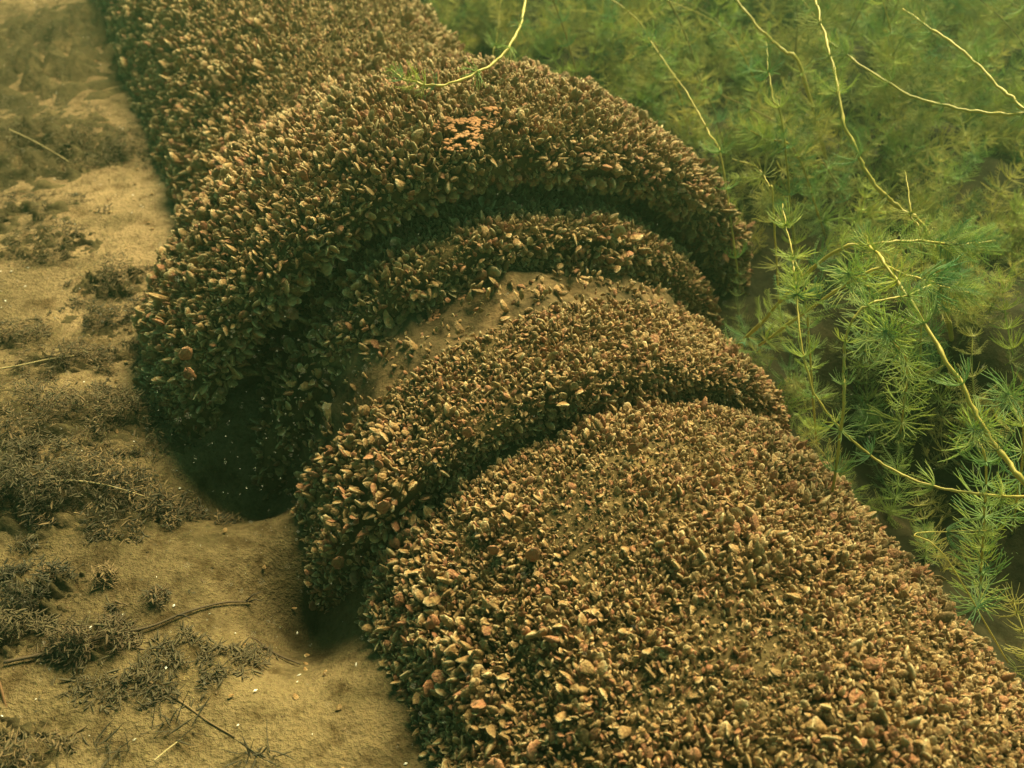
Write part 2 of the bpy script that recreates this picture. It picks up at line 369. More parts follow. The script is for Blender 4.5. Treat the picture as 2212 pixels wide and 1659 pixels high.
# the orange bare places and the silted neck carry few shells
BARE = np.array([hit(1000, 265, .572), hit(1065, 240, .578), hit(1000, 302, .572)])
PT = []; RM = []; SC = []; IX = []; KEY = []
for key, S, ln, fill in regions:
    s_, r_, ph = S[:, 0], S[:, 1], S[:, 2]
    er = np.cos(ph)[:, None]*AN+np.sin(ph)[:, None]*AU
    nrm = S[:, 3:4]*AX+S[:, 4:5]*er
    if key in ('near_ring', 'near_neck'): r_ = r_-np.array([ringcut(key, q) for q in ph])
    p = AP+s_[:, None]*AX+er*r_[:, None]+OFF.get(key, 0.0)
    rl = p-CAM; dp = rl@FW; u_ = PW/2+FPX*(rl@RT)/dp; v_ = PH/2-FPX*(rl@UP)/dp
    ok = (dp > .2) & (u_ > -450) & (u_ < PW+450) & (v_ > -350) & (v_ < PH+450) & ((nrm*rl).sum(1) < .45*np.linalg.norm(rl, axis=1))
    p, nrm, s_, ph = p[ok], nrm[ok], s_[ok], ph[ok]; n = len(p)
    cl = np.array([noise.fractal((a*17, b_*17, c_*17), 1.0, 2.0, 2) for a, b_, c_ in p.tolist()])
    cl2 = np.array([noise.fractal((a*6+5, b_*6+5, c_*6+5), 1.0, 2.0, 2) for a, b_, c_ in p.tolist()])
    lat = (p-AP)@AN; U = lambda: rng.random(n)
    ok = np.array([q[2] > .06 or q[2] > gz(q[0], q[1])-.004 for q in p.tolist()])
    if not fill: ok &= ~((cl+0.5*cl2 < -0.52) & (U() < 0.35))
    if key == 'near_barrel': ok &= ~((s_ > 0.022) & (U() < 0.8))
    if key == 'near_neck': ok &= ~((np.degrees(ph) < 134+25*cl) & (U() < (.78 if fill else .93)-.5*np.maximum(0, cl)))
    if key == 'far_bell': ok &= ~((np.linalg.norm(p[:, None]-BARE[None], axis=2).min(1) < .03) & (U() < .5))
    if key in ('near_collar', 'far_lip', 'near_ring', 'near_neck'): ok &= ~((p[:, 2] < 0.12) & (lat < -.2) & (U() < .55))
    if key in ('near_ring', 'near_neck'): ok &= ~((ph > 2.2) & (p[:, 2] < .14) & (U() < .6))
    spread = 2.2 if fill else 0.6 if key.startswith('far') else 1.0
    d = nrm+spread*.6*rng.normal(size=(n, 3)); d[:, 2] += np.where(p[:, 2] > .06, .15, .6); d /= np.linalg.norm(d, axis=1)[:, None]
    if not fill: d *= np.where((d*nrm).sum(1) > -.1, 1, -1)[:, None]
    x = rng.normal(size=(n, 3)); x -= (x*d).sum(1)[:, None]*d; x /= np.linalg.norm(x, axis=1)[:, None]; y = np.cross(d, x)
    L = ln*np.exp(rng.normal(size=n)*.30)*(1+.25*cl)*(1+.2*np.clip(cl2, -.7, .9))*np.where(lat < -.24, 1.22, 1.0)
    lift = np.maximum(-.001, .007*cl+.011*cl2)+U()*.003 if fill else np.maximum(-.004, .010*cl+.013*cl2-.003)+U()*.006
    p = p+nrm*lift[:, None]; ix = rng.choice(7, n, p=np.array((17, 15, 16, 13, 17, 9, 9))/96)
    PT.append(p[ok]); RM.append(np.stack([x, y, d], 2)[ok]); SC.append(L[ok]); IX.append(ix[ok]); KEY.append(np.array([key]*int(ok.sum()), dtype='<U12'))
# hand-placed big rust-red shells seen singly in the photograph (photo px, radius hint, length, label)
HERO = [(935, 1345, .393, .036, 5, 'largest rust-red mussel, banded, on the left flank of the near pipe'),
        (862, 1300, .390, .032, 6, 'rust-red mussel just left of the largest one on the near pipe'),
        (1062, 1190, .393, .030, 5, 'slim rust-red banded mussel, left of a standing pair on the near pipe'),
        (1150, 1205, .393, .032, 6, 'bright rust-red mussel, right of a standing pair on the near pipe'),
        (880, 1190, .368, .028, 5, 'rust-red mussel in the dark crevice under the left end of the collar'),
        (925, 1490, .390, .034, 6, 'rust-red mussel low on the left flank where the near pipe meets mud'),
        (940, 1410, .392, .030, 5, 'rust-red mussel directly below the largest one on the near pipe flank'),
        (825, 965, .412, .026, 6, 'red mussel on the collar, upper left of its crest'),
        (1012, 935, .412, .027, 5, 'rust-red mussel near the front edge of the collar, above the crevice'),
        (820, 1105, .412, .032, 6, 'rust-red mussel low on the left of the collar'),
        (725, 1225, .410, .034, 5, 'broad rust-red mussel on the dark lower left end of the collar'),
        (398, 770, .575, .036, 6, 'cluster-topping rust-red mussel on the left shoulder of the bell rim'),
        (410, 815, .570, .030, 5, 'pale-banded rust-red mussel under another on the bell rim shoulder'),
        (1365, 970, .395, .024, 6, 'small orange-red mussel on the crown of the near pipe below the collar')]
PT, RM, SC, IX, KEY = (np.concatenate(q) for q in (PT, RM, SC, IX, KEY))
rel = PT-CAM; dep = rel@FW; px = PW/2+FPX*(rel@RT)/dep; py = PH/2-FPX*(rel@UP)/dep
vis = (px > 5) & (px < PW-5) & (py > 5) & (py < PH-5)
facing = (RM[:, :, 2]*(-rel/np.linalg.norm(rel, axis=1)[:, None])).sum(1) > 0.15
score = np.where(vis & facing, SC/dep, 0)*(1+0.15*(IX >= 5))*np.where(np.isin(KEY, ['far_lip', 'near_neck', 'near_ring']), .82, 1.0)
order = np.argsort(-score)[:286]
SC[order] = np.minimum(SC[order]*1.12, 0.0215)
AREA = {'near_neck': 'in the dark at the left of the neck', 'near_barrel': 'on the crown of the near pipe', 'near_collar': 'on the collar between the two pipes', 'far_bell': 'on the flared bell of the far pipe',
        'far_lip': 'on the shaded lip of the bell', 'near_ring': 'on the shaded ring inside the bell', 'far_barrel': 'on the barrel of the far pipe'}
def put_mussel(p, rm, scl, ix, label, group=None):
    o = bpy.data.objects.new('mussel', MV[ix]); col.objects.link(o)
    mw = Matrix([[rm[i][0]*scl, rm[i][1]*scl, rm[i][2]*scl, p[i]] for i in range(3)]+[[0, 0, 0, 1]])
    o.matrix_world = mw; tag(o, label, 'mussel', group); return o
for (x, y, rad, L, ix, lab) in HERO:
    p = hit(x, y, rad); rr = (p-AP)-((p-AP)@AX)*AX; nrm = rr/np.linalg.norm(rr)
    d = nrm*0.55+np.array([0.1, -0.1, 0.75])*0.8+rng.normal(size=3)*0.15; d /= np.linalg.norm(d)
    tocam = CAM-p; yv = tocam-(tocam@d)*d; yv /= np.linalg.norm(yv); xv = np.cross(yv, d)
    put_mussel(p-nrm*0.008, np.stack([xv, yv, d], 1), L*.82, ix, lab)
for i in order:
    where = AREA[KEY[i]]; X_, Y_ = px[i], py[i]
    if KEY[i] == 'near_barrel':
        if X_ < 1100: where = 'on the left flank of the near pipe, ' + ('by the collar' if Y_ < 1300 else 'halfway down' if Y_ < 1480 else 'at the bottom edge')
        elif X_ > 1680: where = 'on the right slope of the near pipe, ' + ('below the collar' if Y_ < 1250 else 'halfway down' if Y_ < 1450 else 'in the bottom right corner')
        else: where = 'on the crown of the near pipe, ' + ('just below the collar' if Y_ < 1080 else 'in its upper half' if Y_ < 1250 else 'in its lower half' if Y_ < 1460 else 'at the bottom edge')
    elif KEY[i] == 'near_collar': where = 'on the ' + ('left end' if X_ < 900 else 'crest' if X_ < 1450 else 'right end') + ' of the collar'
    elif KEY[i] == 'far_bell': where = 'on the ' + ('left shoulder' if X_ < 620 else 'crown' if X_ < 1250 else 'right shoulder') + ' of the bell' + ((', low by the mud' if Y_ > 880 else ', at mid height' if Y_ > 700 else ', near the barrel') if X_ < 620 else '')
    elif KEY[i] in ('far_lip', 'near_ring'): where += ', left side' if X_ < 700 else ', middle' if X_ < 1250 else ', right side'
    hue = 'rust-red mussel' if IX[i] >= 5 else 'large silt-brown mussel'
    put_mussel(PT[i], RM[i], SC[i], int(IX[i]), f'{hue} {where}', f'{hue}s {where}')
keep = np.ones(len(PT), bool); keep[order] = False

def euler(Rm):
    ry = -np.arcsin(np.clip(Rm[:, 2, 0], -1, 1)); rx = np.arctan2(Rm[:, 2, 1], Rm[:, 2, 2]); rz = np.arctan2(Rm[:, 1, 0], Rm[:, 0, 0])
    return np.stack([rx, ry, rz], 1)
def scatter(name, pts, eul, scl, idx, protos):
    # one object: instances of prototype meshes on its vertices
    me = bpy.data.meshes.new(name); me.vertices.add(len(pts)); me.vertices.foreach_set('co', np.asarray(pts, np.float32).ravel())
    a = me.attributes.new('rot', 'FLOAT_VECTOR', 'POINT'); a.data.foreach_set('vector', np.asarray(eul, np.float32).ravel())
    a = me.attributes.new('scl', 'FLOAT', 'POINT'); a.data.foreach_set('value', np.asarray(scl, np.float32))
    a = me.attributes.new('idx', 'INT', 'POINT'); a.data.foreach_set('value', np.asarray(idx, np.int32))
    me.update(); o = obj(name, me)
    ng = bpy.data.node_groups.new(name, 'GeometryNodeTree')
    ng.interface.new_socket('Geometry', in_out='INPUT', socket_type='NodeSocketGeometry'); ng.interface.new_socket('Geometry', in_out='OUTPUT', socket_type='NodeSocketGeometry')
    gi = ng.nodes.new('NodeGroupInput'); go = ng.nodes.new('NodeGroupOutput'); iop = ng.nodes.new('GeometryNodeInstanceOnPoints')
    jn = ng.nodes.new('GeometryNodeJoinGeometry')
    for p in reversed(protos):
        oi = ng.nodes.new('GeometryNodeObjectInfo'); oi.transform_space = 'ORIGINAL'; oi.inputs['Object'].default_value = p
        gti = ng.nodes.new('GeometryNodeGeometryToInstance'); ng.links.new(oi.outputs['Geometry'], gti.inputs[0]); ng.links.new(gti.outputs[0], jn.inputs[0])
    def attr(nm, ty):
        n = ng.nodes.new('GeometryNodeInputNamedAttribute'); n.data_type = ty; n.inputs['Name'].default_value = nm; return n.outputs['Attribute']
    ng.links.new(gi.outputs[0], iop.inputs['Points']); ng.links.new(jn.outputs[0], iop.inputs['Instance'])
    iop.inputs['Pick Instance'].default_value = True
    ng.links.new(attr('idx', 'INT'), iop.inputs['Instance Index']); ng.links.new(attr('rot', 'FLOAT_VECTOR'), iop.inputs['Rotation']); ng.links.new(attr('scl', 'FLOAT'), iop.inputs['Scale'])
    ng.links.new(iop.outputs[0], go.inputs[0])
    md = o.modifiers.new('scatter', 'NODES'); md.node_group = ng
    return o
PROTO = {}
for o in col.objects:
    if o.name.startswith('mussel') and o.type == 'MESH' and o.data in MV: PROTO.setdefault(MV.index(o.data), o)
for i in range(7):
    if i not in PROTO: PROTO[i] = PROTO[min(PROTO)]
protos = [PROTO[i] for i in range(7)]
for nm, pre, lab in (('mussel_bed', 'far', 'countless small brown mussels coating the far bell-ended pipe'), ('mussel_bed', 'near', 'countless small brown mussels coating the near collared pipe')):
    k = keep & np.char.startswith(KEY, pre)
    tag(scatter(nm, PT[k], euler(RM[k]), SC[k], IX[k], protos), lab, kind='stuff')
fp = []; fr = []
while len(fp) < 70:
    s_ = random.uniform(-.5, 2.2); l_ = -(.40 if s_ < .2 else .52 if s_ < .8 else .43)-abs(random.gauss(0, .06))
    p = AP+AX*s_+AN*l_; p[2] = gz(p[0], p[1])+.002
    d = rng.normal(size=3); d[2] = abs(d[2])*.3; d /= np.linalg.norm(d); x = np.cross(d, (0, 0, 1.0)); x /= np.linalg.norm(x)
    fp.append(p); fr.append(np.stack([x, np.cross(d, x), d], 1))
tag(scatter('fallen_shells', fp, euler(np.array(fr)), rng.uniform(.005, .010, len(fp)), rng.integers(0, 5, len(fp)), protos), 'loose shells dropped on the mud at the foot of the pipes', kind='stuff')
print('mussels', len(PT))

# ------------------------------------------------------------------ orange crust patches on the pipes
def crust(name, cx, cy, rad, wx, wy, parent, lab, h=0.012, seed=0, off=0.0, n=70):
    # a patch of small rust tubercles grown together
    r0 = random.Random(seed); c0 = hit(cx, cy, rad)+off; rr = (c0-AP-off)-((c0-AP-off)@AX)*AX; nrm = rr/np.linalg.norm(rr); tv = np.cross(AX, nrm)
    bm = bmesh.new()
    for k in range(n):
        a = r0.uniform(0, 6.28); q = r0.random()**.6; p = c0+tv*wx*q*math.cos(a)+AX*wy*q*math.sin(a)+nrm*(h*.35*(1-q)-.003)
        if fbm(*(p*60+seed), 2) < .0: continue
        r_ = r0.uniform(.0018, .0046)*(1.15-.5*q); g0 = bmesh.ops.create_icosphere(bm, subdivisions=2, radius=1.0)['verts']
        for v in g0:
            d = np.array(v.co); d = d*(1+.35*fbm(*(d*1.6+k+seed), 2)); w_ = d-(d@nrm)*nrm*.6
            v.co = p+w_*r_
    me = bpy.data.meshes.new(name); bm.to_mesh(me); bm.free(); me.polygons.foreach_set('use_smooth', [True]*len(me.polygons))
    o = obj(name, me, M_rust); LOC(o, parent); o['label'] = lab; o['kind'] = 'stuff'
crust('rust_crust', 1000, 265, .572, .05, .030, far, 'bright orange bare patch on top of the bell', seed=1, n=220)
crust('rust_crust', 1065, 240, .578, .022, .018, far, 'rounded orange lump beside the bare patch', h=.02, seed=4, n=36)
crust('rust_crust', 1000, 302, .572, .03, .022, far, 'lower orange patch on top of the bell', seed=8, n=120)
crust('rust_crust', 930, 665, .400, .055, .022, near, 'orange bare strip along the silted neck', h=.004, seed=3, n=260)
crust('rust_crust', 845, 720, .400, .040, .020, near, 'dull orange patch at the left of the neck', h=.004, seed=6, n=200)
crust('rust_crust', 1278, 412, .470, .010, .008, near, 'small orange lump on the shoulder ring', h=.012, seed=9, n=12)

# ------------------------------------------------------------------ water plants
def whorl_mesh(name, rays, L, cup, material, feather=False, rad=.00065, seed=0):
    r0 = random.Random(seed); mb = MB()
    for k in range(rays):
        a = 2*math.pi*(k+r0.uniform(-.3, .3))/rays; l = L*r0.uniform(.7, 1.1); cu = cup+r0.uniform(-.25, .25)
        o = Vector((math.cos(a), math.sin(a), 0)); pts = []
        sd = Vector((-math.sin(a), math.cos(a), 0))*r0.uniform(-.25, .25)
        for i in range(5):
            t = i/4; pts.append((o+sd*t*t)*l*(t-0.18*abs(cu)*t*t)+Vector((0, 0, 1))*l*cu*(0.25*t+0.75*t*t))
        mb.tube(pts, [rad, rad, rad*.9, rad*.75, rad*.4], 3, False)
        if feather:
            for i in range(2, 13):
                t = i/13; p = Vector(pts[min(3, int(t*4))]).lerp(Vector(pts[min(4, int(t*4)+1)]), t*4-int(t*4))
                for sgn in (-1, 1):
                    tl = l*.42*(1-.55*t)*r0.uniform(.7, 1.1)
                    q = p+(o*0.65+Vector((-math.sin(a), math.cos(a), 0))*sgn*0.75+Vector((0, 0, r0.uniform(-.1, .3))))*tl
                    mb.tube([p, p.lerp(q, .5)+Vector((0, 0, tl*.05)), q], [rad*.7, rad*.6, rad*.3], 3, False)
        else:
            if r0.random() < 0.7:
                p = Vector(pts[2]); q = Vector(pts[4])+Vector((-math.sin(a), math.cos(a), 0.2))*l*r0.choice((-1, 1))*.22
                mb.tube([p, p.lerp(q, .55)+Vector((0, 0, l*.03)), q], [rad*.8, rad*.7, rad*.4], 3, False)
    me = mesh(name, mb.v, mb.f); me.materials.append(material); return me
WH = {'star': [whorl_mesh('whorl', 16, .034, .22, M_leaf, seed=1), whorl_mesh('whorl', 14, .030, .5, M_leaf, seed=2), whorl_mesh('whorl', 18, .026, .8, M_leaf, seed=3)],
      'feather': [whorl_mesh('whorl', 5, .036, .55, M_leaf, True, .00050, seed=4), whorl_mesh('whorl', 6, .030, .9, M_leaf, True, .00050, seed=5)],
      'dull': [whorl_mesh('whorl', 14, .034, .3, M_leafdull, seed=6), whorl_mesh('whorl', 5, .038, .5, M_leafdull, True, .0005, seed=7), whorl_mesh('whorl', 12, .03, .7, M_leafdull, seed=8)]}
def plant(pts, rad, kinds, gap, label, group=None, start=0.0, stem=None, bushy=True, size=1.0, n=None, dense=6):
    if start == 0.0 and pts[0][2] > .08:      # follow the stem down into the bed
        q = np.asarray(pts[0]); dr = q-np.asarray(pts[1]); dr = dr/np.linalg.norm(dr)
        pts = [q+dr*.12+np.array([.03, .05, -min(q[2]-.02, .16)])]+list(pts)
    base = np.asarray(pts[0]); root = empty('water_milfoil', tuple(base)); tag(root, label, 'water plant', group)
    P = spline(pts, n or max(18, 9*len(pts)))
    P = [p+rad*.9*np.array([fbm(i*.35, rad*9e3, 1, 2), fbm(i*.35, rad*9e3, 7, 2), fbm(i*.35, rad*9e3, 4, 2)]) for i, p in enumerate(P)]
    seg = [np.linalg.norm(P[i+1]-P[i]) for i in range(len(P)-1)]; tot = sum(seg)
    mb = MB(); mb.tube([p-base for p in P], [rad*(1-.45*i/(len(P)-1))*(1.28 if i % 6 == 3 else .94) for i in range(len(P))], 7)
    mb.build('stem', stem or M_stem, root)
    def onstem(d):
        a = 0
        for i, l in enumerate(seg):
            if a+l >= d: t = (d-a)/l; return P[i]*(1-t)+P[i+1]*t, (P[i+1]-P[i])/l
            a += l
        return P[-1], (P[-1]-P[-2])/seg[-1]
    ds = []; d = start*tot+gap*.5
    while d < tot-.02: ds.append((d, 1.0)); d += gap*random.uniform(.75, 1.25)
    if bushy:
        for i in range(dense): ds.append((tot-i*.011, .45+.1*i))
    else: ds += [(tot, .45), (tot-.012, .6)]
    for d, z in ds:
        p, t = onstem(max(0, d)); me = random.choice(WH[random.choice(kinds)])
        o = bpy.data.objects.new('leaf_whorl', me); col.objects.link(o); o.parent = root
        tq = Vector(t+rng.normal(size=3)*.12).to_track_quat('Z', 'Y'); o.rotation_mode = 'QUATERNION'
        o.rotation_quaternion = tq @ Quaternion((0, 0, 1), random.uniform(0, 6.28)); o.location = tuple(p-base)
        k = z*size*random.uniform(.8, 1.2); o.scale = (k, k, k)
    return root
def pl(*q): return [at(*a) for a in q]
HP = [  # (points px,py,depth), stem radius, whorls, gap, label
 (pl((2330, 1190, .98), (2212, 1040, .98), (2150, 960, 1.0), (2100, 880, 1.01), (2040, 770, 1.03), (1960, 640, 1.07), (1900, 555, 1.12), (1860, 500, 1.2)), .0034, ('star', 'dull'), .085, 'thick straight yellow-stemmed milfoil slanting in from the right edge at mid height', {}),
 (pl((2330, 1075, 1.0), (2212, 1073, 1.02), (2150, 1070, 1.04), (2060, 1060, 1.06), (1970, 1035, 1.08), (1890, 990, 1.1), (1820, 930, 1.1), (1760, 850, 1.1), (1730, 740, 1.1), (1722, 650, 1.12), (1712, 560, 1.15)), .0019, ('star',), .075, 'long thin bright stem sweeping in a curve beside the collar', {}),
 (pl((2010, 520, 1.3), (1945, 450, 1.3), (1900, 410, 1.3), (1860, 350, 1.3), (1825, 270, 1.3), (1808, 180, 1.32), (1785, 90, 1.36), (1765, 10, 1.42), (1750, -70, 1.5)), .0034, ('feather', 'dull'), .09, 'bright yellow stem curving down from the top right, feathery leaves at its base', {}),
 (pl((2330, 235, 1.35), (2212, 246, 1.37), (2130, 245, 1.4), (2050, 230, 1.42), (1960, 203, 1.45), (1860, 140, 1.5), (1790, 90, 1.55)), .0032, ('feather', 'star'), .10, 'nearly level yellow stem running to the right edge near the top', {}),
 (pl((2290, 300, 1.3), (2205, 230, 1.33), (2150, 180, 1.36), (2080, 110, 1.4), (2015, 65, 1.45), (1950, 20, 1.5)), .0031, ('dull', 'feather'), .11, 'straight pale stem falling to the right edge in the top right corner', {}),
 (pl((1730, 150, 1.7), (1690, 108, 1.7), (1640, 60, 1.7), (1590, 0, 1.72), (1540, -70, 1.75)), .0036, ('feather',), .10, 'yellow stem slanting up out of the frame at top, right of the bell', {}),
 (pl((1150, -60, 1.42), (1135, 0, 1.38), (1125, 50, 1.34), (1100, 100, 1.30), (1060, 140, 1.27), (1000, 172, 1.24), (930, 185, 1.22), (875, 170, 1.22), (845, 150, 1.22)), .0026, ('star', 'feather'), .075, 'bright milfoil shoot hanging in an arc over the top of the far pipe', dict(start=.25, size=.8)),
 (pl((1065, 150, 1.75), (1072, 90, 1.75), (1078, 40, 1.76), (1084, -40, 1.78)), .0011, ('star',), .2, 'hair-thin upright stem behind the arched shoot at the top', dict(bushy=False)),
 (pl((1560, 350, 1.5), (1530, 285, 1.55), (1490, 210, 1.6), (1440, 140, 1.65), (1400, 80, 1.7)), .0016, ('star', 'dull'), .07, 'thin olive stem leaning behind the right shoulder of the bell', dict(stem=None, bushy=False)),
 (pl((1690, 270, 1.45), (1670, 215, 1.45), (1660, 150, 1.47), (1655, 90, 1.5)), .0018, ('star',), .08, 'short upright thin stem in the weeds above the bell rim', dict(bushy=False)),
 (pl((1820, 900, 1.06), (1822, 800, 1.05), (1828, 730, 1.04), (1850, 680, 1.03), (1890, 652, 1.03), (1960, 638, 1.04), (2010, 615, 1.06)), .0020, ('star',), .055, 'hooked side shoot with two ball-like whorls left of the thick stem', dict(size=.8)),
 (pl((1670, 440, 1.38), (1660, 400, 1.38), (1635, 362, 1.4), (1580, 343, 1.42)), .0016, ('dull',), .09, 'small hooked stem end beside the right rim of the bell', dict(bushy=False)),
 (pl((1740, 640, 1.2), (1715, 560, 1.2), (1700, 500, 1.22), (1690, 440, 1.25)), .0015, ('star',), .06, 'slender stem standing just right of the shaded bell interior', dict(bushy=False)),
 (pl((1990, 530, 1.25), (1970, 470, 1.26), (1962, 410, 1.28), (1955, 370, 1.3)), .0013, ('dull',), .07, 'thin dull stem below the bright curving one', dict(bushy=False)),
 (pl((1870, 590, 1.12), (1960, 595, 1.12), (2040, 620, 1.12), (2120, 640, 1.14)), .0022, ('feather', 'feather', 'star'), .035, 'bushy feathered shoot lying over the thick stem', dict(dense=9, size=1.0)),
 (pl((1780, 560, 1.2), (1880, 530, 1.18), (1980, 520, 1.18), (2080, 530, 1.2), (2150, 520, 1.22)), .0026, ('feather',), .032, 'densely feathered pale green shoot at right, the bushiest of all', dict(dense=10, size=1.15)),
 (pl((2040, 1200, 1.0), (1975, 1155, 1.02), (2060, 1148, 1.03), (2130, 1146, 1.05)), .0009, ('star',), .2, 'pale straw-thin stem lying level at the lower right', dict(bushy=False)),
 (pl((2130, 1020, 1.05), (2100, 940, 1.04), (2120, 930, 1.0)), .0016, ('star',), .03, 'domed whorl of leaves crossing the thick stem at right', dict(size=1.3, dense=3)),
 (pl((2212, 960, 1.15), (2190, 870, 1.12), (2175, 850, 1.05)), .0015, ('star',), .05, 'star-shaped whorl facing out near the right edge', dict(size=1.4, dense=2)),
 (pl((1960, 800, 1.2), (1930, 740, 1.12), (1912, 715, 1.04)), .0015, ('star',), .05, 'large star-shaped whorl between the hooked shoot and thick stem', dict(size=1.4, dense=2)),
 (pl((1880, 640, 1.25), (1850, 610, 1.15), (1832, 590, 1.08)), .0015, ('star',), .05, 'bright star-shaped whorl left of the feathered shoot', dict(size=1.4, dense=2)),
 (pl((1720, 330, 1.5), (1650, 300, 1.45), (1610, 275, 1.42)), .0018, ('feather',), .03, 'pale yellow tufted shoot tip right of the bell crown', dict(size=1.0, dense=9)),
]
for pts, rad, kinds, gap, lab, kw in HP: plant(pts, rad, kinds, gap, lab, **kw)

# plants of the bed behind: rooted in the mud to the right of the pipes, arching with the water
def right_of_pipe(x, y, marg):
    s, l = sl(x, y)
    return l > (0.36+marg if s < 0.25 else 0.58+marg if s < 0.85 else 0.40+marg)
NB = 0; tries = 0
while NB < 120 and tries < 4000:
    tries += 1
    x = random.uniform(0.0, 2.6); y = random.uniform(0.5, 4.4)
    if not right_of_pipe(x, y, 0.07): continue
    p = np.array([x, y, 0])-CAM; d = p@FW; u_ = PW/2+FPX*(p@RT)/d; v_ = PH/2-FPX*(p@UP)/d
    if d < .8 or u_ > 2500 or v_ > 1500 or (v_ > 760 and random.random() < .85): continue
    h = random.uniform(.25, .6)*(1.0 if y > 1.4 else .6); le = random.uniform(-.35, .25); a = random.uniform(-.3, .3)
    if y < 1.3: le = abs(le)
    base = np.array([x, y, gz(x, y)-.01])
    pts = [base, base+np.array([le*.12, a*.15, h*.4]), base+np.array([le*.45, a*.5, h*.8]), base+np.array([le*1.0, a, h])]
    tp = pts[-1]-CAM; td = tp@FW; tu = PW/2+FPX*(tp@RT)/td; tv = PH/2-FPX*(tp@UP)/td
    st = random.choice((M_stemdull, M_stemdull, M_stem)); fresh = st is M_stem
    zone = (('behind the crown of the bell' if tu < 1400 else 'beyond the right shoulder of the bell' if tu < 1750 else 'in the middle of the weed bed' if tu < 2050 else 'by the right edge')
            + (', tip out of the frame' if tv < 0 else ', near the top edge' if tv < 170 else ', below the level stem' if tv < 420 else ', beside the pipe joint' if tu < 1900 else ', at mid height'))
    lab = ('tall ' if h > .42 else 'short ' if h < .30 else '')+('yellow-stemmed milfoil ' if fresh else 'dull olive milfoil ')+zone
    plant(pts, random.uniform(.0012, .0024), random.choice((('dull',), ('dull', 'star'), ('feather',), ('feather', 'star'))), random.uniform(.04, .065),
          lab, 'weed bed: '+lab, start=.1, stem=st, n=16, dense=5, size=random.uniform(.7, 1.05) if y < 1.7 else random.uniform(.9, 1.35))
    NB += 1

# the dark rotting mat the weed grows from
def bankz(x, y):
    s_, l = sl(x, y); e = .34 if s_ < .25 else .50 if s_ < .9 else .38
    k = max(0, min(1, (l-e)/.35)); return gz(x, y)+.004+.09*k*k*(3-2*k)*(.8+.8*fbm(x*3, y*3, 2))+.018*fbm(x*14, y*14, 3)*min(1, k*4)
bv = []; bf = []; nb = 150
for j in range(nb):
    for i in range(nb):
        y = .2+6.5*(j/(nb-1))**1.3; x0_ = AP[0]+(y-AP[1])*AX[0]/AX[1]+.26
        x = x0_+(5.5-x0_)*(i/(nb-1))**1.5; bv.append((x, y, bankz(x, y)))
for j in range(nb-1):
    for i in range(nb-1): bf.append((j*nb+i, j*nb+i+1, (j+1)*nb+i+1, (j+1)*nb+i))
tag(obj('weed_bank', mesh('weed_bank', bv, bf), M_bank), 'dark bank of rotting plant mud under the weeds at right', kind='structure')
# low tangled weed between them: uncountable, one object
from mathutils import Quaternion
def sprig_mesh(seed, L, kinds):
    r0 = random.Random(seed); mb = MB(); be = r0.uniform(-.4, .4); be2 = r0.uniform(-.4, .4)
    S = [Vector((be*L*t*t, be2*L*t*t, L*t)) for t in np.linspace(0, 1, 8)]
    mb.tube(S, [.0011*(1-.5*i/7) for i in range(8)], 4)
    nst = len(mb.f); d = .01
    while d < L:
        t = d/L; src = r0.choice(WH[r0.choice(kinds)]); p = Vector((be*L*t*t, be2*L*t*t, L*t))
        q = Vector((2*be*t, 2*be2*t, 1)).normalized().to_track_quat('Z', 'Y') @ Quaternion((0, 0, 1), r0.uniform(0, 6.28)); k = r0.uniform(.8, 1.15)*(1.1-.4*t)
        b = len(mb.v); mb.v += [p+q @ (vv_.co*k) for vv_ in src.vertices]; mb.f += [tuple(b+i for i in pp.vertices) for pp in src.polygons]
        d += r0.uniform(.018, .030)*(1.15-.5*t)
    me = mesh('weed_sprig', mb.v, mb.f); me.materials.append(M_leafdull); me.materials.append(M_leaf)
    me.polygons.foreach_set('material_index', [1 if seed % 3 == 0 else 0]*len(me.polygons))
    return bpy.data.objects.new('weed_sprig', me)
wprot = [sprig_mesh(i, random.uniform(.10, .16), ('dull',) if i % 3 else ('feather', 'star')) for i in range(6)]
wp = []; ws = []; we = []
while len(wp) < 7500:
    y = .35+4.6*random.random()**1.25; x = random.uniform(-.4, 3.4)
    if not right_of_pipe(x, y, 0.0): continue
    if y < 1.0 and random.random() < .62: continue
    if fbm(x*5.5, y*5.5, 6)+.08 < random.uniform(-.25, .25): continue
    lay = random.random(); hmax = (.03+.17*max(0, min(1, (y-.5)/1.2)))*max(.1, 0.55+1.5*fbm(x*3.2, y*3.2, 9))
    wp.append((x, y, bankz(x, y)+max(0, hmax*lay-.03))); ws.append(random.uniform(.6, 1.25)*(1+.2*max(0, y-1.8)))
    we.append((random.gauss(.1, .8), random.gauss(-.25, .8), random.uniform(0, 6.28)))
wi = [random.randrange(6) for _ in wp]
tag(scatter('weed_tangle', wp, we, ws, wi, wprot), 'dim tangle of silted weed filling the ground right of the pipes', kind='stuff')

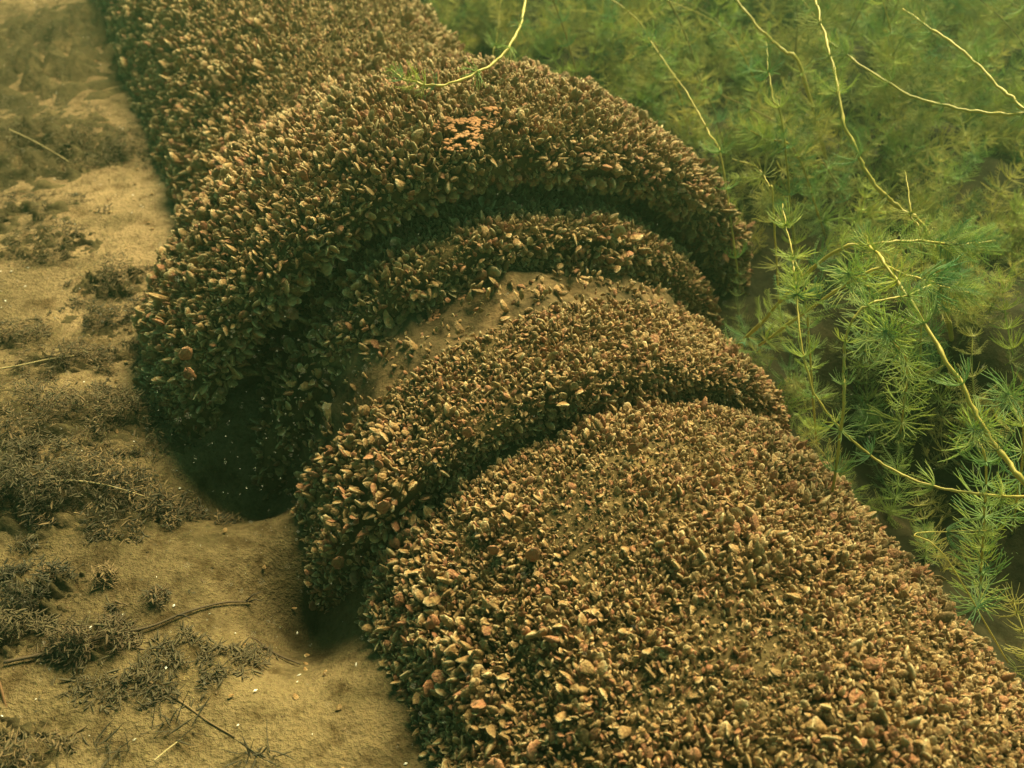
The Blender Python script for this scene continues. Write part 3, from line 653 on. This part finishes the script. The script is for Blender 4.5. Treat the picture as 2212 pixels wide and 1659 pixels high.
# ------------------------------------------------------------------ litter on the mud at left
def clump(px_, py_, rx, ry, h, n, lab, mats=(M_det,), seed=0, grass=False, up=0.28):
    r0 = random.Random(seed); c = gnd(px_, py_); c[2] = gz(c[0], c[1])
    root = empty('litter_clump', tuple(c)); tag(root, lab, 'plant litter')
    if not grass:
        v = []; f = []; n_ = 34
        for j in range(n_):
            for i in range(n_):
                a, bb = i/(n_-1)*2-1, j/(n_-1)*2-1; e = max(0, 1-(a*a+bb*bb)); x, y = a*rx*1.05, bb*ry*1.05
                g_ = gz(c[0]+x, c[1]+y)-c[2]
                v.append((x, y, g_-.006+h*.45*e**.8*(.35+1.2*fbm((c[0]+x)*40, (c[1]+y)*40, seed, 4)+(.9*fbm((c[0]+x)*150, (c[1]+y)*150, seed, 2) if rx < .16 else 0))))
        for j in range(n_-1):
            for i in range(n_-1): f.append((j*n_+i, j*n_+i+1, (j+1)*n_+i+1, (j+1)*n_+i))
        obj('mud_mound', mesh('mud_mound', v, f), M_mound, root)
    for mi, M in enumerate(mats):
        mb = MB()
        for i in range(int(n*(1 if grass else 14))//len(mats)):
            a = r0.uniform(0, 6.28); q = r0.random()**.6
            x, y = rx*q*math.cos(a)*1.15, ry*q*math.sin(a)*1.15
            if not grass and fbm((c[0]+x)*22, (c[1]+y)*22, seed, 3) < -.12+.35*q: continue
            z = h*(1-q*q)*r0.random()+gz(c[0]+x, c[1]+y)-c[2]
            L = r0.uniform(.004, .013) if not grass else r0.uniform(.015, .035)
            t = r0.uniform(0, 6.28); dz = r0.uniform(-.1, up)
            d = Vector((math.cos(t), math.sin(t), dz)).normalized(); sd = Vector((-math.sin(t), math.cos(t), r0.uniform(-.6, .6)))
            p = Vector((x, y, z)); bend = Vector((r0.uniform(-.3, .3), r0.uniform(-.3, .3), r0.uniform(-.2, .35)))*L
            pts = [p, p+d*L*.35+bend*.15, p+d*L*.7+bend*.5, p+d*L+bend]
            wv = r0.uniform(.0005, .0018) if not grass else r0.uniform(.0007, .0014)
            if r0.random() < .35: mb.tube(pts, [.0007, .0006, .0005, .0003], 4, False)
            else: mb.blade(pts, [wv*.3, wv, wv*.9, wv*.15], sd)
        ls = mb.build('leaf_scraps' if mi == 0 else 'stem_scraps', M, root); ls['kind'] = 'stuff'
    return root
CL = [(95, 130, .34, .42, .13, 420, 'large blurred bank of dark litter in the top left corner', (M_det, M_detlight)),
      (60, 330, .22, .20, .10, 300, 'dark litter heap against the left edge below the hazy bank', (M_det,)),
      (190, 330, .12, .09, .045, 150, 'small dark litter heap at the edge of clear mud, upper left', (M_det, M_detlight)),
      (275, 345, .10, .06, .035, 110, 'thin scatter of dark scraps nearest the far pipe, upper left', (M_det,)),
      (40, 470, .16, .08, .05, 150, 'dark litter patch at the left edge, quarter way down', (M_det, M_detlight)),
      (110, 540, .11, .07, .05, 130, 'sprawling dark sprigs on open mud at left, above the middle', (M_det, M_detlight)),
      (245, 625, .07, .06, .06, 120, 'feathery dark tuft standing on the mud left of the bell', (M_det, M_detlight)),
      (240, 705, .10, .06, .035, 130, 'flat dark litter left of the bell, just below a tuft', (M_det, M_detlight)),
      (30, 740, .08, .05, .03, 90, 'litter scraps under the pale stem at the left edge', (M_det, M_detlight)),
      (150, 800, .10, .045, .035, 130, 'dark sprig with curled bits beside the pale stem at left', (M_det, M_detlight)),
      (270, 790, .07, .04, .03, 90, 'scraps lying close to the bell rim at left', (M_det, M_detlight)),
      (90, 930, .18, .08, .05, 380, 'thick brown litter at the left edge, below the middle', (M_det, M_detlight)),
      (250, 930, .13, .06, .05, 240, 'brown litter piled against the left foot of the bell', (M_det, M_detlight)),
      (80, 1090, .15, .08, .06, 420, 'darkest litter bank at left, under the arched pale stem', (M_det,)),
      (250, 1085, .15, .07, .05, 420, 'dark litter bank between arched stem and joint', (M_det, M_detlight)),
      (375, 1080, .06, .04, .025, 110, 'loose litter at the mouth of the dark joint', (M_det, M_detlight)),
      (85, 1300, .06, .04, .06, 260, 'bushy dark weed clump at the lower left edge', (M_det,)),
      (25, 1390, .05, .04, .04, 120, 'dark clump at the left edge where the twig begins', (M_det,)),
      (195, 1400, .055, .03, .04, 140, 'dark litter clump around the middle of the twig', (M_det, M_detlight)),
      (190, 1265, .05, .012, .035, 60, 'lifted scrap of dead weed above the twig', (M_detlight,)),
      (330, 1470, .10, .04, .012, 120, 'thin scatter of dark crumbs below the twig', (M_det,)),
      (480, 1410, .06, .03, .012, 70, 'few dark crumbs on pale mud near the collar foot', (M_det,)),
      (320, 1310, .05, .02, .014, 60, 'small greenish scraps just above the twig', (M_det, M_detlight)),
      (30, 1630, .06, .04, .05, 130, 'dark litter in the bottom left corner', (M_det, M_detlight))]
for i, q in enumerate(CL):
    clump(*q[:6], q[6], q[7], seed=i+20)
for i, (x, y, lab) in enumerate([(245, 1625, 'fan of dark grassy blades at the bottom, left'), (375, 1590, 'crossed dark grassy sprig at the bottom, second from left'), (560, 1640, 'faint dark grassy tuft at the bottom edge nearest the near pipe')]):
    clump(x, y, .020, .012, .006, 20, lab, (M_det,), seed=90+i, grass=True, up=1.3)

def strand(name, pp, rad, M, lab, cat, lift=.004, extra=None):
    P3 = []
    for q in pp:
        g_ = gnd(q[0], q[1], q[2] if len(q) > 2 else 0); z = gz(g_[0], g_[1])
        if len(q) < 3: g_[2] = z+lift
        P3.append(g_)
    base = P3[0]; mb = MB(); S = spline(P3, 8*len(P3)); nS = len(S)
    mb.tube([p-base for i, p in enumerate(S)], [rad*(1-.5*i/nS)*(1+.10*math.sin(i*2.3)) for i in range(nS)], 6)
    root = empty(name, tuple(base)); mb.build('stem', M, root); tag(root, lab, cat)
    if extra:
        for j, (t, L, dx, dy) in enumerate(extra):
            p = S[int(t*(nS-1))]-base; mb = MB()
            q = p+np.array([dx, dy, .3])*L
            mb.tube([p, (p+q)/2+np.array([0, 0, .004]), q], [rad*.6, rad*.5, rad*.25], 5); mb.build('side_shoot', M, root)
strand('twig', [(20, 1450), (130, 1425), (240, 1395), (330, 1370), (410, 1335), (480, 1295), (535, 1265)], .0022, M_twig, 'long dark twig lying slantwise across the lower left mud', 'twig', .005, [(.35, .03, .4, .8), (.62, .025, .8, -.3), (.97, .02, .9, .6), (.99, .018, 1, -.1)])
strand('twig', [(555, 1355), (590, 1370), (640, 1398)], .0018, M_twig, 'short dark twig on pale mud left of the collar foot', 'twig', .004, [(.1, .02, -.9, .4), (.2, .015, -.8, -.5)])
strand('dry_stem', [(-40, 803, .02), (40, 790, .03), (100, 777, .035), (160, 768, .03)], .0016, M_straw, 'pale dry stem reaching in from the left edge at mid height', 'stem')
strand('dry_stem', [(45, 1062, .03), (90, 1045, .045), (150, 1038, .05), (220, 1046, .05), (280, 1062, .04), (335, 1080, .02)], .0015, M_straw, 'pale dry stem arched over the dark litter bank at left', 'stem')
strand('dry_stem', [(180, 985, .02), (184, 950, .03), (192, 928, .035)], .0012, M_straw, 'short upright dry stem standing in the brown litter at left', 'stem')
strand('dry_stem', [(320, 1480), (400, 1530), (450, 1565), (510, 1600)], .0016, M_detlight, 'faint olive stem half sunk in the lower left mud', 'stem', .001)
strand('dry_stem', [(340, 1659), (370, 1635), (395, 1615)], .0012, M_straw, 'short pale stem end at the bottom beside the crossed sprig', 'stem', .006)
strand('dry_stem', [(20, 280, .06), (60, 298, .06), (110, 325, .05), (150, 350, .04)], .0014, M_straw, 'thin pale stem over the dark heap at upper left', 'stem')
# the russet leaf at the lower left edge
lb = gnd(8, 1580); mb = MB(); q0 = np.zeros(3)
lp = [np.array(gnd(28, 1585)-lb), gnd(20, 1540)-lb+np.array([0, 0, .012]), gnd(12, 1500)-lb+np.array([0, 0, .02]), gnd(2, 1465)-lb+np.array([0, 0, .018])]
mb.blade(spline(lp, 9), [.0008, .002, .004, .006, .0065, .006, .0045, .003, .0008], (.35, .2, .9))
rl = empty('fallen_leaf', tuple(lb)); tag(rl, 'russet dead leaf standing on edge at the lower left border', 'leaf'); mb.build('blade', M_dead, rl)
mb = MB(); mb.tube([lp[0], lp[0]+np.array([.004, -.01, -.004])], .0012, 5); mb.build('leaf_stalk', M_dead, rl)

# crumbs, shell chips and drifting specks: uncountable
def crumbs(name, n, M, lab, size, density, lift=.0):
    V = []; F = []; made = 0
    while made < n:
        x = random.uniform(-2.0, .25); y = random.uniform(.35, 3.4)
        s, l = sl(x, y)
        if l > (-0.33 if s < 0.25 else -.5 if s < .85 else -.36): continue
        if random.random() > density(x, y): continue
        z = gz(x, y)+lift; a = random.uniform(0, 6.28); L = random.uniform(*size); W = L*random.uniform(.25, .7); H = L*random.uniform(.15, .5)
        ca, sa = math.cos(a), math.sin(a); tz = random.uniform(-.4, .4); b = len(V)
        for (u_, v_, w_) in ((1, 0, 0), (0, 1, 0), (-1, .1, 0), (0, -1, 0), (.1, 0, 1), (0, 0, -1)):
            X, Y, Z = u_*L*random.uniform(.7, 1.2), v_*W*random.uniform(.7, 1.2), w_*H
            V.append((x+ca*X-sa*Y, y+sa*X+ca*Y, z+Z+X*tz))
        F += [(b, b+1, b+4), (b+1, b+2, b+4), (b+2, b+3, b+4), (b+3, b, b+4), (b+1, b, b+5), (b+2, b+1, b+5), (b+3, b+2, b+5), (b, b+3, b+5)]
        made += 1
    o = obj(name, mesh(name, V, F, False), M); tag(o, lab, kind='stuff')
crumbs('litter_crumbs', 5200, M_det, 'tiny dark plant crumbs strewn over the mud at left', (.0008, .0032), lambda x, y: max(.04, .35+1.3*fbm(x*3.1, y*3.1, 4)))
crumbs('mud_crumbs', 3800, M_detlight, 'small brown mud crumbs over the lakebed at left', (.0008, .0035), lambda x, y: max(.15, .5+.9*fbm(x*2.3, y*2.3, 8)))
crumbs('shell_chips', 420, M_white, 'small white shell chips sprinkled on the mud', (.0009, .0032), lambda x, y: 1.0 if y < 2 else .4, .002)
mb = MB(); icov = [(0, 0, 1), (1, 0, 0), (0, 1, 0), (-1, 0, 0), (0, -1, 0), (0, 0, -1)]
icof = [(0, 1, 2), (0, 2, 3), (0, 3, 4), (0, 4, 1), (5, 2, 1), (5, 3, 2), (5, 4, 3), (5, 1, 4)]
for i in range(1500):
    d = random.uniform(.45, 1.7); x, y = random.uniform(-50, 2260), random.uniform(-50, 1700)
    if random.random() < .2: x, y, d = random.gauss(620, 190), random.gauss(880, 190), random.uniform(.6, 1.15)
    p = at(x, y, d)
    if p[2] < .02: continue
    r_ = random.uniform(.0002, .00048); b = len(mb.v)
    mb.v += [Vector(p)+Vector(q)*r_ for q in icov]; mb.f += [tuple(b+k for k in t) for t in icof]
tag(mb.build('drifting_specks', M_white), 'pale specks drifting in the water over the dark joint', kind='stuff')

# ------------------------------------------------------------------ the water itself
hm = bpy.data.materials.new('lake_water'); hm.use_nodes = True; nt = hm.node_tree; nt.nodes.clear()
pv = nt.nodes.new('ShaderNodeVolumePrincipled'); mo = nt.nodes.new('ShaderNodeOutputMaterial'); nt.links.new(pv.outputs[0], mo.inputs['Volume'])
pv.inputs['Color'].default_value = (0.48, 0.86, 0.46, 1); pv.inputs['Density'].default_value = 0.07; pv.inputs['Anisotropy'].default_value = 0.8
bm = bmesh.new(); bmesh.ops.create_cube(bm, size=1.0)
bmesh.ops.scale(bm, vec=(90, 90, 2.4), verts=bm.verts); bmesh.ops.translate(bm, vec=(0, 1.6, 0.0), verts=bm.verts)
me = bpy.data.meshes.new('haze'); bm.to_mesh(me); bm.free()
hz = obj('haze', me, hm); tag(hz, 'green cloudy lake water', kind='stuff')
